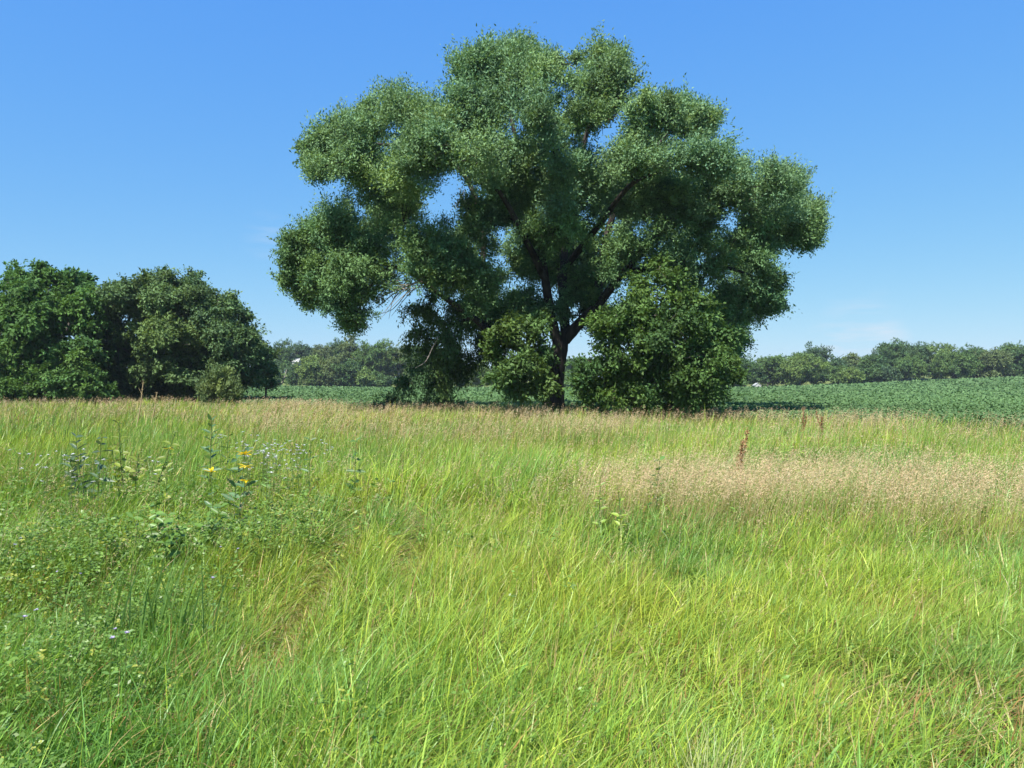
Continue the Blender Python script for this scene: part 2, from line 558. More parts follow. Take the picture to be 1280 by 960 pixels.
def vetch_cover():
    n = 150000
    X, Y = wedge(n, .6, 12, lambda y: np.where(y < 5, 1, 5 / y) + 0 * y)
    nz = fnoise(X, Y, 1.1, 41)
    a = .5 * sstep(.48, .66, nz) * (.03 + .9 * sstep(-.1, -.35, X / Y)) * sstep(11, 5, Y)
    a = np.maximum(a, .55 * ell(X, Y, -2.2, 2.6, 1.4, 1.0) * sstep(.38, .6, nz))
    a = np.maximum(a, .5 * ell(X, Y, -2.6, 6.6, 1.0, .7))
    k = rng.random(n) < a
    X, Y = X[k], Y[k]
    n = len(X)
    hm, _ = lush(X, Y)
    rep = 7
    stems = np.stack([X, Y, H(X, Y) + .44 * hm * (.35 + .6 * rng.random(n))], -1)
    ax = nrm(rng.normal(size=(n, 3)) * np.array([1, 1, .5]) + np.array([0, 0, .35]))
    i = np.repeat(np.arange(n), rep)
    s = np.tile(np.linspace(-.5, .5, rep), n)
    pos = stems[i] + ax[i] * (s * .08)[:, None] + rng.normal(size=(len(i), 3)) * .008
    d = nrm(np.cross(ax[i], np.array([0, 0, 1.])) * np.where(rng.random(len(i)) < .5, 1, -1)[:, None] + rng.normal(size=(len(i), 3)) * .35)
    nn = nrm(rng.normal(size=(len(i), 3)) * .4 + np.array([-.1, -.15, .9]))
    w = nrm(np.cross(d, nn))
    sz = (.6 + .7 * rng.random((len(i), 1))) * np.maximum(1, Y[i] / 4)[:, None]
    l_, w_ = .022 * sz, .0062 * sz
    q = np.stack([pos, pos + d * l_ * .5 + w * w_, pos + d * l_, pos + d * l_ * .5 - w * w_], 1).reshape(-1, 3)
    c = np.array([.15, .255, .045]) * (.7 + .6 * rng.random((n, 1)))
    c = np.where((rng.random(n) < .08)[:, None], np.array([.33, .36, .06]), c)
    me = quadmesh('vetch_cover', q, np.arange(len(q)).reshape(-1, 4), np.repeat(c[i], 4, 0))
    o = link('vetch_cover', me, M_GRASS)
    o['kind'] = 'stuff'
    tag(o, 'low leafy vetch and clover growing through the grass at lower left', 'ground cover')


# ------------------------------------------------------------------ crop field
def crop():
    n = 640000
    u = rng.random(n)
    Y = 21 * (196 / 21.) ** u
    X = (rng.random(n) * 2 - 1) * (.80 * Y + 3)
    keep = (Y > edge(X) + 1.2 + 1.0 * fnoise(X, Y, 3, 51)) & (Y < 190 + 4 * fnoise(X, Y, 15, 52))
    X, Y = X[keep], Y[keep]
    # rows run across the view
    th = math.radians(-14)
    a = X * math.cos(th + math.pi / 2) + Y * math.sin(th + math.pi / 2)
    b = X * math.cos(th) + Y * math.sin(th)
    row = np.round(a / .76) * .76
    near = sstep(120, 50, Y)
    aa = row + (a - row) * (1 - .45 * near)
    X = aa * math.cos(th + math.pi / 2) + b * math.cos(th)
    Y = aa * math.sin(th + math.pi / 2) + b * math.sin(th)
    n = len(X)
    hn = fnoise(X, Y, 5, 53)
    prof = 1 - .5 * (np.abs(aa - row) / .38) ** 2 * near
    z = H(X, Y) + (.38 + .25 * hn) * prof * (.55 + .5 * rng.random(n))
    s = np.maximum(.6, Y / 48) * (.7 + .6 * rng.random(n))
    d = nrm(rng.normal(size=(n, 3)) * np.array([1, 1, .35]))
    nn = nrm(rng.normal(size=(n, 3)) * .55 + np.array([-.1, -.2, .8]))
    w = nrm(np.cross(d, nn))
    pos = np.stack([X, Y, z], -1)
    l_, w_ = (.17 * s)[:, None], (.062 * s)[:, None]
    V = np.stack([pos, pos + d * l_ * .45 + w * w_, pos + d * l_, pos + d * l_ * .45 - w * w_], 1).reshape(-1, 3)
    c = np.array([.112, .200, .072]) * (.75 + .4 * rng.random((n, 1))) * (.75 + .5 * fnoise(X, Y, 18, 54))[:, None]
    o = link('soybean_crop', quadmesh('soybean_crop', V, np.arange(4 * n).reshape(-1, 4), np.repeat(c, 4, 0)), M_SOY)
    o['kind'] = 'stuff'
    tag(o, 'low blue green row crop filling the field behind the meadow', 'crop')
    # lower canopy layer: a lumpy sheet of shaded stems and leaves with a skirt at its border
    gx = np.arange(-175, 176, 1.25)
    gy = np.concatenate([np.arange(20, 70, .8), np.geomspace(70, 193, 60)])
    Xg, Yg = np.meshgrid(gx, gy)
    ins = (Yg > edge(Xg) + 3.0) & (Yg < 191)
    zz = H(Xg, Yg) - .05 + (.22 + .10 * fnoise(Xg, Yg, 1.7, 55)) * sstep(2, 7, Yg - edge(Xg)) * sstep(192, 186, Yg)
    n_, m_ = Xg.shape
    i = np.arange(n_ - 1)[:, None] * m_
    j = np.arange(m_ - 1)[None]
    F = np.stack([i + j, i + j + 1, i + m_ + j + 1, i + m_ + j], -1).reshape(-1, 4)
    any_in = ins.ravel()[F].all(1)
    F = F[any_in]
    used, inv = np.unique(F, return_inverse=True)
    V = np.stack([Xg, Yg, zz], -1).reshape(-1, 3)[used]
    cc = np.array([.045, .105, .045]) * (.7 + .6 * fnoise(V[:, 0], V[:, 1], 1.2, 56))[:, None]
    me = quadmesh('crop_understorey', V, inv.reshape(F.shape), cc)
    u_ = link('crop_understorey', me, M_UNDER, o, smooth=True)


# ------------------------------------------------------------------ the big tree
def big_tree():
    Y0 = 32.0
    base = np.array([(693 - 640) / FX * Y0, Y0, float(H(1.83, Y0))])
    root = thing('elm_tree', 'huge spreading tree with dark forked trunk standing alone in the middle of the meadow edge', 'tree', base)
    clumps = [
        # upper left dome
        (600, 76, 30), (640, 66, 30), (676, 82, 24), (588, 108, 26), (630, 108, 36), (668, 118, 28), (600, 145, 32),
        (684, 150, 24), (578, 78, 14), (655, 50, 14), (615, 58, 14), (690, 72, 12),
        # upper right dome
        (745, 76, 26), (724, 92, 20), (764, 92, 22), (722, 128, 28), (752, 128, 30), (700, 172, 24), (748, 56, 12), (772, 74, 12),
        # left shoulder
        (500, 130, 28), (470, 140, 28), (535, 138, 26), (440, 158, 28), (410, 180, 26), (396, 206, 20), (430, 200, 30),
        (475, 178, 32), (520, 172, 32), (556, 150, 28), (560, 186, 32), (500, 208, 28), (455, 225, 20), (535, 208, 22),
        (590, 192, 34), (618, 215, 26), (490, 112, 12), (388, 185, 12), (425, 142, 12), (405, 160, 14),
        # left lower sweep
        (420, 268, 20), (400, 286, 22), (376, 310, 22), (370, 340, 22), (396, 328, 32), (400, 364, 26), (430, 380, 24),
        (448, 394, 16), (440, 340, 36), (470, 298, 38), (430, 300, 30), (500, 268, 30), (482, 250, 24), (518, 308, 36),
        (558, 312, 32), (538, 340, 30), (588, 330, 32), (480, 345, 22), (560, 350, 24), (600, 352, 24), (512, 240, 18),
        (362, 300, 10), (360, 352, 10), (384, 378, 10), (436, 404, 10), (592, 290, 18), (610, 275, 20),
        # middle
        (660, 215, 34), (690, 240, 32), (640, 245, 24), (662, 280, 30), (702, 282, 32), (740, 215, 34), (772, 200, 34),
        (730, 252, 34), (770, 250, 36), (790, 200, 26), (760, 298, 34), (716, 318, 26, 2.), (690, 325, 20, 3.),
        (650, 335, 16, 4.), (640, 300, 18, 3.), (725, 355, 22, 3.), (765, 340, 28), (800, 310, 38), (668, 345, 16, 4.5),
        # inner fill round the fork
        (602, 258, 24), (652, 262, 22), (622, 182, 24), (645, 205, 24, -3.), (600, 376, 24), (666, 376, 20, -1.), (618, 348, 18),
        (792, 388, 24, 2.), (760, 412, 14, 3.), (738, 330, 26, 2.5), (692, 352, 16, 3.), (700, 215, 28, -4.), (672, 190, 26, -3.),
        (625, 222, 26, -5.5), (642, 264, 24, -4.2), (602, 214, 24, -5.), (662, 300, 20, -3.), (670, 335, 18, -2.), (602, 402, 20, 0.), (576, 396, 16, 1.), (642, 394, 20, -2.), (736, 404, 12, 1.5), (720, 372, 20, 2.), (745, 360, 24, 3.), (772, 405, 16, -1.5), (726, 345, 24, -1.5), (700, 384, 16, -1.2), (690, 300, 22, -2.5), (655, 380, 18, -1.5), (712, 330, 24, 4.), (655, 325, 24, 4.), (642, 372, 20, 3.), (725, 300, 26, 2.), (705, 250, 28, -5.), (660, 245, 26, -4.5), (625, 385, 18, 1.), (585, 250, 14),
        # right shoulder
        (800, 150, 28), (840, 134, 24), (868, 148, 24), (820, 180, 34), (860, 190, 32), (894, 178, 20), (908, 200, 20),
        (800, 222, 34), (840, 230, 36), (880, 230, 34), (830, 270, 36), (868, 276, 32), (908, 232, 26), (800, 258, 30),
        (812, 122, 12), (852, 122, 12), (882, 140, 12),
        # right lobe
        (950, 222, 28), (984, 226, 26), (1003, 255, 24), (1010, 284, 20), (974, 260, 32), (936, 252, 26), (960, 292, 32),
        (992, 300, 20), (930, 300, 22), (940, 330, 30), (900, 322, 30), (964, 346, 22), (905, 415, 24), (925, 424, 14), (890, 438, 22, 1.), (868, 420, 26, 1.), (912, 442, 13), (880, 400, 24, -1.), (950, 374, 22), (968, 380, 12),
        (920, 368, 30), (880, 350, 32), (896, 388, 26), (930, 398, 16), (850, 320, 34), (850, 360, 28), (1020, 268, 12),
        (995, 215, 12), (965, 206, 12), (1015, 300, 10),
    ]
    C, R, K = px_clumps(clumps, Y0, (690, 280), (350, 250), 8.5)
    low = (C[:, 2] < P(0, 258, Y0)[2]) & (C[:, 1] < Y0)
    yn = np.where(low, Y0 + (C[:, 1] - Y0) * .45, C[:, 1])
    C = np.array([0, 0, CAMZ]) + (C - np.array([0, 0, CAMZ])) * (yn / C[:, 1])[:, None]
    R = R * 1.0 * yn / np.where(low, C[:, 1], yn) * rng.uniform(.78, 1.22, len(R))
    # smaller offshoots break up the outline
    C[:, 2] -= .30 * sstep(6, 12, C[:, 2])
    mids = []
    for i in range(len(C)):                      # filling between neighbouring tufts
        dd = np.linalg.norm(C - C[i], axis=1)
        for j in np.argsort(dd)[1:4]:
            if j > i and rng.random() < .7 and dd[j] > 1.1 * max(R[i], R[j]) and dd[j] < 3.2:
                mids.append(((C[i] + C[j]) / 2, .55 * (R[i] + R[j]) / 2, K[i]))
    C = np.vstack([C, [m[0] for m in mids]])
    R = np.concatenate([R, [m[1] for m in mids]])
    K = np.concatenate([K, [m[2] for m in mids]])
    k = rng.integers(0, len(C), 260)
    off = unit(260) * np.array([1, 1, .8]) + np.array([.12, 0, .3])
    C = np.vstack([C, C[k] + off * (R[k] * .95)[:, None]])
    R = np.concatenate([R, R[k] * rng.uniform(.26, .46, 260)])
    K = np.concatenate([K, K[k]])
    droop = [(530, 393, 20, 2.), (545, 374, 18, .5), (566, 380, 16, 1.), (522, 388, 14, .5), (602, 372, 18, 1.5), (584, 400, 18, .5), (568, 414, 16, -.5), (548, 404, 16, 0.), (556, 432, 18, -.4), (534, 418, 24, 1.5), (545, 448, 26, 1.), (524, 466, 20, .5), (508, 482, 12, .5), (574, 440, 24, 2.5),
             (570, 468, 18, 1.5), (590, 466, 14, 2.), (556, 484, 12, 1.), (600, 425, 20, 3.), (545, 475, 14, 2.), (535, 440, 18, 3.),
             (585, 385, 20, 2.), (618, 395, 22, 3.)]
    C2, R2, K2 = px_clumps(droop, Y0, (560, 440), (70, 70), 3)
    sucker = [(640, 408, 20, -4.3), (662, 420, 24, -4.1), (630, 430, 22, -4.1), (655, 450, 28, -4.7), (640, 470, 18, -4.3),
              (672, 468, 20, -4.5), (682, 440, 14, -4.1), (682, 486, 10, -4.3), (620, 450, 14, -3.7), (674, 400, 14, -3.5),
              (650, 488, 10, -4.3)]
    C3, R3, K3 = px_clumps(sucker, Y0, (655, 445), (60, 60), 3)
    R3 = R3 * rng.uniform(.65, 1.05, len(R3))

    def lp(*pts):
        return [P(x, y, Y0 + d) for x, y, d in pts]
    limbs = [
        dict(pts=[base + np.array([0, 0, -.3])] + lp((693, 500, 0), (694, 470, 0), (699, 438, 0), (702, 415, 0)), r0=.44, r1=.34, n=22, sides=16),
        dict(pts=lp((702, 445, 0), (690, 400, -.5), (680, 340, -1), (672, 290, -1.2), (655, 220, -1), (640, 150, -.6), (636, 90, -.4)), r0=.24, r1=.05, n=30),
        dict(pts=lp((707, 418, 0), (704, 370, .6), (706, 310, 1), (716, 250, 1), (728, 190, .6), (742, 130, .3), (748, 85, 0)), r0=.22, r1=.05, n=30),
        dict(pts=lp((706, 425, 0), (728, 400, -.4), (750, 378, -.8), (780, 340, -1.5), (830, 290, -2), (890, 262, -2), (960, 245, -1.5)), r0=.25, r1=.05, n=30),
        dict(pts=lp((745, 384, -.6), (752, 330, 0), (766, 270, .6), (800, 210, 1), (840, 160, 1)), r0=.2, r1=.05, n=22),
        dict(pts=lp((698, 455, 0), (660, 440, -.3), (620, 420, -.6), (590, 396, -.8), (555, 372, -1), (510, 340, -1.6), (440, 320, -2)), r0=.22, r1=.05, n=30),
        dict(pts=lp((618, 419, -.6), (602, 385, .2), (602, 340, .8), (604, 285, 1), (580, 218, 1.5), (530, 190, 1), (470, 180, .5), (420, 185, 0)), r0=.18, r1=.04, n=30),
        dict(pts=lp((684, 355, -.9), (655, 295, -2.5), (618, 232, -4), (560, 185, -5)), r0=.16, r1=.05, n=20),
        dict(pts=lp((710, 330, .9), (750, 280, -2), (790, 230, -4.5), (840, 210, -5)), r0=.16, r1=.05, n=20),
        dict(pts=lp((780, 340, -1.5), (850, 335, -1), (910, 335, -.5), (950, 350, 0)), r0=.15, r1=.04, n=18),
        dict(pts=lp((706, 400, .4), (700, 340, 3), (690, 260, 5.5), (690, 190, 5)), r0=.22, r1=.05, n=20),
        dict(pts=lp((590, 396, -.8), (560, 410, .5), (545, 435, 1), (535, 470, 1)), r0=.10, r1=.03, n=14),
        dict(pts=lp((696, 470, -.3), (680, 450, -2.0), (655, 435, -3.8), (640, 425, -4.3)), r0=.10, r1=.03, n=12),
    ]
    allC, allR = np.vstack([C, C2, C3]), np.concatenate([R, R2, R3])
    grow(limbs, allC, allR)
    # root flare
    l0 = limbs[0]
    h = l0['c'][:, 2] - base[2]
    l0['r'] = l0['r'] + .22 * np.exp(-np.maximum(h, 0) / .45)
    limb_parts(root, base, limbs, M_BARK)
    d = np.where(K == 1, .75, 1.0) * rng.uniform(.55, 1.25, len(C))
    kw = dict(per=25, nleaf=17, L=.14, W=.065, sub=14, subr=.46, wind=.35, droop=.12, spray=.62)
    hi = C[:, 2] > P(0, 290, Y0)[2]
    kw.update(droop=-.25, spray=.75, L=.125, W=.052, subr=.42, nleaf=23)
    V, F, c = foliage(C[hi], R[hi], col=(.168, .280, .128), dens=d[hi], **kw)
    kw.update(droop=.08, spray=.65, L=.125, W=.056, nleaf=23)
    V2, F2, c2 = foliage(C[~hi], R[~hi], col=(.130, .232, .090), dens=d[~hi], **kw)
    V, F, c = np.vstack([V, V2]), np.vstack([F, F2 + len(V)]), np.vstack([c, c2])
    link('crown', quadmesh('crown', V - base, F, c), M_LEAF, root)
    kw.update(droop=.7, wind=.1)
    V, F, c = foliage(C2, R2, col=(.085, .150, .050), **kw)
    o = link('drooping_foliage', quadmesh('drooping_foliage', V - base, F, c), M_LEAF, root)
    o['label'] = 'dark foliage hanging low on the left side'
    kw.update(droop=.2, L=.17, W=.09)
    V, F, c = foliage(C3, R3, col=(.095, .165, .045), **kw)
    o = link('low_foliage', quadmesh('low_foliage', V - base, F, c), M_LEAF, root)
    o['label'] = 'bright leafy shoots hanging in front of the trunk'
    # bare grey twigs under the left sweep, a dead brown spray near the top, a pale hanging stick
    t = Tubes()
    for k in range(16):
        a = P(rng.uniform(500, 530), rng.uniform(350, 362), Y0 - 1.7 + rng.normal() * .3)
        b = P(rng.uniform(452, 490), rng.uniform(366, 400), Y0 - 1.9 + rng.normal() * .5)
        t.add(spline([a, (a + b) / 2 + rng.normal(size=3) * .15 + np.array([0, 0, .15]), b], 7), np.linspace(.022, .006, 7), 4)
    t.add(spline(lp((555, 372, -1), (530, 352, -1.6), (500, 362, -1.8), (470, 385, -2)), 10), np.linspace(.05, .015, 10), 5)
    link('dead_branch', t.mesh('dead_branch', base), M_DEAD, root, smooth=True)
    t = Tubes()
    a0 = P(578, 250, Y0 + .5)
    for k in range(9):
        a = a0 + rng.normal(size=3) * .03 if k else P(596, 262, Y0 + .9)
        b = a0
        if k == 0:
            t.add(spline([a, b], 5), np.linspace(.05, .03, 5), 5)
            continue
        b = a + nrm(rng.normal(size=3) + np.array([-.1, 0, .5])) * rng.uniform(.4, .8)
        t.add(spline([a, (a + b) / 2 + rng.normal(size=3) * .1, b], 5), np.linspace(.012, .005, 5), 4)
    for k in range(0):
        a = P(rng.uniform(565, 580), rng.uniform(230, 262), Y0 + rng.normal())
        b = a + nrm(rng.normal(size=3) + np.array([.2, 0, .3])) * rng.uniform(.5, 1.1)
        t.add(spline([a, (a + b) / 2 + rng.normal(size=3) * .1, b], 5), np.linspace(.016, .005, 5), 4)
    link('dead_branch', t.mesh('dead_branch', base), M_DEAD, root, smooth=True)
    t = Tubes()
    for k in range(60):
        a = P(770 + rng.normal() * 6, 132 + rng.normal() * 8, Y0 - 3 + rng.normal() * .5)
        b = a + nrm(rng.normal(size=3) + np.array([.5, -.2, .6])) * rng.uniform(.4, .9)
        t.add(spline([a, (a + b) / 2 + rng.normal(size=3) * .08, b], 5), np.linspace(.014, .005, 5), 4)
    o = link('dead_branch', t.mesh('dead_branch', base), M_RUST, root)
    o['label'] = 'dead reddish brown spray near the top'
    t = Tubes()
    t.add(spline(lp((548, 421, -.4), (540, 436, -.5), (532, 452, -.5), (519, 460, -.4)), 9), np.linspace(.03, .012, 9), 5)
    t.add(spline(lp((536, 446, -.5), (528, 444, -.6)), 4), np.linspace(.015, .006, 4), 4)
    link('dead_branch', t.mesh('dead_branch', base), M_DEAD, root, smooth=True)


def px_tree(name, label, cat, Y0, px_base, lobes, c, rad, D, col, trunk_r, limb_ends, leaf, group=None, bark=None, back=.85,
            trunk_top=None, foli=None):
    X0 = (px_base - 640) / FX * Y0
    base = np.array([X0, Y0, float(H(X0, Y0))])
    root = thing(name, label, cat, base, group)
    C, R, K = px_clumps(lobes, Y0, c, rad, D, back)
    R = R * rng.uniform(.72, 1.15, len(R))
    k = rng.integers(0, len(C), len(C))
    C = np.vstack([C, C[k] + (unit(len(k)) * np.array([1, 1, .8]) + np.array([0, 0, .3])) * (R[k] * .95)[:, None]])
    C[:, 2] = np.maximum(C[:, 2], base[2] + .1)
    R = np.concatenate([R, R[k] * rng.uniform(.3, .5, len(k))])
    top = P(*(trunk_top or (px_base, c[1] + rad[1] * .3)), Y0)
    limbs = [dict(pts=[base - np.array([0, 0, .3]), base * .5 + top * .5 + rng.normal(size=3) * .1, top], r0=trunk_r, r1=trunk_r * .6, n=14)]
    for x, y, d in limb_ends:
        e = P(x, y, Y0 + d)
        limbs.append(dict(pts=[limbs[0]['pts'][1] * .3 + top * .7, top * .55 + e * .45 + rng.normal(size=3) * .3, e], r0=trunk_r * .5, r1=.04, n=14))
    grow(limbs, C, R)
    limb_parts(root, base, limbs, bark or M_BARK2, 8)
    kw = dict(per=20, nleaf=14, L=.2, W=.1, sub=11, subr=.42, wind=.12, droop=.12, spray=.6)
    kw.update(leaf)
    V, F, cc = foliage(C, R, col=col, **kw)
    link('crown' if cat == 'tree' else 'foliage', quadmesh('crown', V - base, F, cc), M_LEAF, root)
    return root


def near_trees():
    # leafy shrub right of the big trunk
    shrub = [(830, 346, 18), (812, 370, 24), (850, 376, 26), (786, 396, 24), (830, 405, 32), (868, 405, 28), (896, 425, 26), (762, 424, 22),
             (800, 432, 34), (850, 440, 36), (886, 452, 28), (746, 456, 24), (782, 465, 34), (830, 475, 36), (876, 480, 30), (906, 468, 16),
             (738, 488, 18), (770, 497, 20), (815, 500, 22), (856, 500, 22), (892, 496, 18), (820, 330, 10), (728, 470, 12)]
    px_tree('mulberry_shrub', 'large bright green leafy shrub growing right beside the big trunk', 'shrub', 28.0, 815, shrub, (820, 440), (110, 110), 2.6,
            (.085, .158, .042), .14, [(770, 450, -.8), (850, 400, -.6), (885, 450, .3), (820, 370, 0)],
            dict(L=.145, W=.085, droop=.05, spray=.6, per=30, nleaf=15, sub=13, subr=.38), trunk_top=(815, 470))
    # left clump of trees
    A = [(60, 372, 34), (32, 358, 22), (85, 352, 22), (40, 400, 36), (90, 392, 36), (18, 405, 30), (60, 430, 44), (15, 445, 34), (100, 435, 32),
         (-25, 400, 34), (-30, 450, 36), (55, 345, 14), (20, 350, 9), (100, 362, 16), (70, 465, 30), (25, 475, 26), (2, 378, 10), (112, 405, 18)]
    px_tree('walnut_tree', 'tall dark green tree with ragged top at the left edge of the photo', 'tree', 52.0, 60, A, (50, 415), (100, 90), 4.6,
            (.080, .170, .042), .32, [(30, 380, -1), (90, 385, 1), (60, 360, 0), (0, 420, 1), (100, 430, -1)], dict(L=.27, W=.14, spray=.75, per=15, nleaf=15, droop=.3, flat=.75))
    Cc = [(160, 380, 28), (195, 375, 32), (235, 378, 32), (268, 392, 28), (140, 372, 20), (175, 410, 38), (225, 412, 40), (275, 420, 32),
          (300, 415, 22), (150, 430, 34), (200, 446, 40), (250, 448, 38), (292, 446, 30), (314, 440, 20), (140, 465, 28), (180, 475, 30),
          (225, 478, 32), (268, 474, 28), (305, 470, 22), (215, 358, 14), (185, 358, 14), (250, 362, 14), (128, 366, 12), (285, 385, 14), (305, 398, 10)]
    px_tree('ash_tree', 'broad rounded grey green tree right of the ragged dark tree', 'tree', 55.0, 220, Cc, (215, 425), (110, 78), 5.2,
            (.102, .172, .066), .34, [(165, 390, -1), (220, 375, -1), (280, 400, 0), (200, 420, 3), (260, 430, -2)], dict(L=.22, W=.12, spray=.75, per=18, nleaf=16, flat=.75))
    D_ = [(328, 438, 12), (334, 452, 13), (326, 462, 15), (338, 468, 10), (330, 480, 13), (320, 450, 10)]
    px_tree('young_tree', 'slim paler young tree at the right end of the left tree clump', 'tree', 57.0, 330, D_, (330, 462), (20, 32), 1.3,
            (.09, .15, .055), .1, [(328, 440, 0)], dict(L=.22, W=.11, per=18, sub=8))
    B = [(60, 470, 24), (95, 462, 24), (118, 470, 18), (40, 485, 20), (80, 486, 22), (112, 488, 18), (15, 486, 18), (134, 490, 12), (100, 446, 14)]
    px_tree('elder_shrub', 'mid green shrub under the ragged dark tree at left', 'shrub', 48.0, 80, B, (75, 475), (70, 40), 1.7,
            (.088, .175, .044), .09, [(50, 475, 0), (110, 470, 0)], dict(L=.22, W=.11, per=18), trunk_top=(80, 490))
    E = [(275, 480, 11), (264, 488, 11), (287, 487, 11), (275, 493, 13), (258, 496, 9), (292, 496, 9), (283, 473, 6), (268, 474, 6)]
    px_tree('willow_bush', 'small rounded pale green bush in front of the broad tree', 'shrub', 44.0, 275, E, (275, 488), (26, 20), .9,
            (.14, .20, .075), .04, [(268, 482, 0), (285, 482, 0)], dict(L=.2, W=.06, per=17, wind=.0, droop=-.5, spray=.5), trunk_top=(275, 494))
    # weeds along the field edge
    W_ = [(545, 503, 8), (560, 506, 8), (530, 507, 7), (575, 508, 6)]
    px_tree('field_weed', 'low bushy weed at the field edge below the drooping foliage', 'weed', 36.0, 550, W_, (550, 506), (40, 8), .5,
            (.06, .12, .035), .02, [(555, 504, 0)], dict(L=.12, W=.06, per=22, sub=5), trunk_top=(550, 508))
    W_ = [(490, 504, 8), (475, 507, 7), (505, 507, 7)]
    px_tree('field_weed', 'dull green sprawling weed at the field edge left of the bushy one', 'weed', 36.5, 490, W_, (490, 506), (30, 8), .5,
            (.05, .09, .035), .02, [(495, 505, 0)], dict(L=.12, W=.06, per=22, sub=5), trunk_top=(490, 509))


# ------------------------------------------------------------------ far trees
def far_crown(w, h, lift, col, seed_n=30, leaf=.38, dens=1.0):
    """round-topped crown: half width w, height h, foliage from 'lift' of the height up. Origin at the foot."""
    n = int(seed_n)
    d = unit(n)
    d[:, 2] = np.abs(d[:, 2]) * np.where(rng.random(n) < .28, -1, 1)
    ch, cz = h * (1 - lift) / 2, h * (1 + lift) / 2
    rad = .5 + .28 * rng.random((n, 1))
    C = np.array([0, 0, cz]) + d * rad * np.array([w, w * .9, ch])
    C = np.vstack([C, np.array([[0, 0, cz], [w * .3, 0, cz], [-w * .3, 0, cz * .8]])])
    R = min(w, ch) * (.38 + .20 * rng.random(len(C)))
    V, F, c = foliage(C, R, per=3.6 * dens, nleaf=10, L=leaf, W=leaf * .6, sub=6, upn=.9, col=col, spray=.8, wind=.05, droop=.1, subr=.5, hue=.05)
    k = np.repeat(V[::4, 2] > .15, 4)
    V, c = V[k], c[k]
    return V, np.arange(len(V)).reshape(-1, 4), c


def far_tree(name, label, px, top, base_y, hw, Y, col, group, lift=.0, leaf=.38):
    X = (px - 640) / FX * Y
    g = float(H(X, Y))
    zt = CAMZ + (HORIZ - top) / FX * Y
    h, w = (zt - g) * 1.05, hw / FX * Y * 1.05
    root = thing(name, label, 'tree', (X, Y, g), group)
    V, F, c = far_crown(w, h, lift, col, 26 + int(w * 2), leaf)
    link('crown', quadmesh('crown', V, F, c), M_LEAF, root)
    t = Tubes()
    t.add(spline([(0, 0, -.2), (rng.normal() * .1, 0, h * .35), (rng.normal() * .2, rng.normal() * .2, h * .75)], 8), np.linspace(.035 * h, .008 * h, 8), 7)
    for k in range(4):
        a = np.array([0, 0, h * rng.uniform(.25, .5)])
        b = np.array([rng.normal() * w * .5, rng.normal() * w * .5, h * rng.uniform(.55, .8)])
        t.add(spline([a, (a + b) / 2 + np.array([0, 0, -.2]), b], 6), np.linspace(.016 * h, .004 * h, 6), 5)
    link('trunk', t.mesh('trunk'), M_BARK2, root, smooth=True)


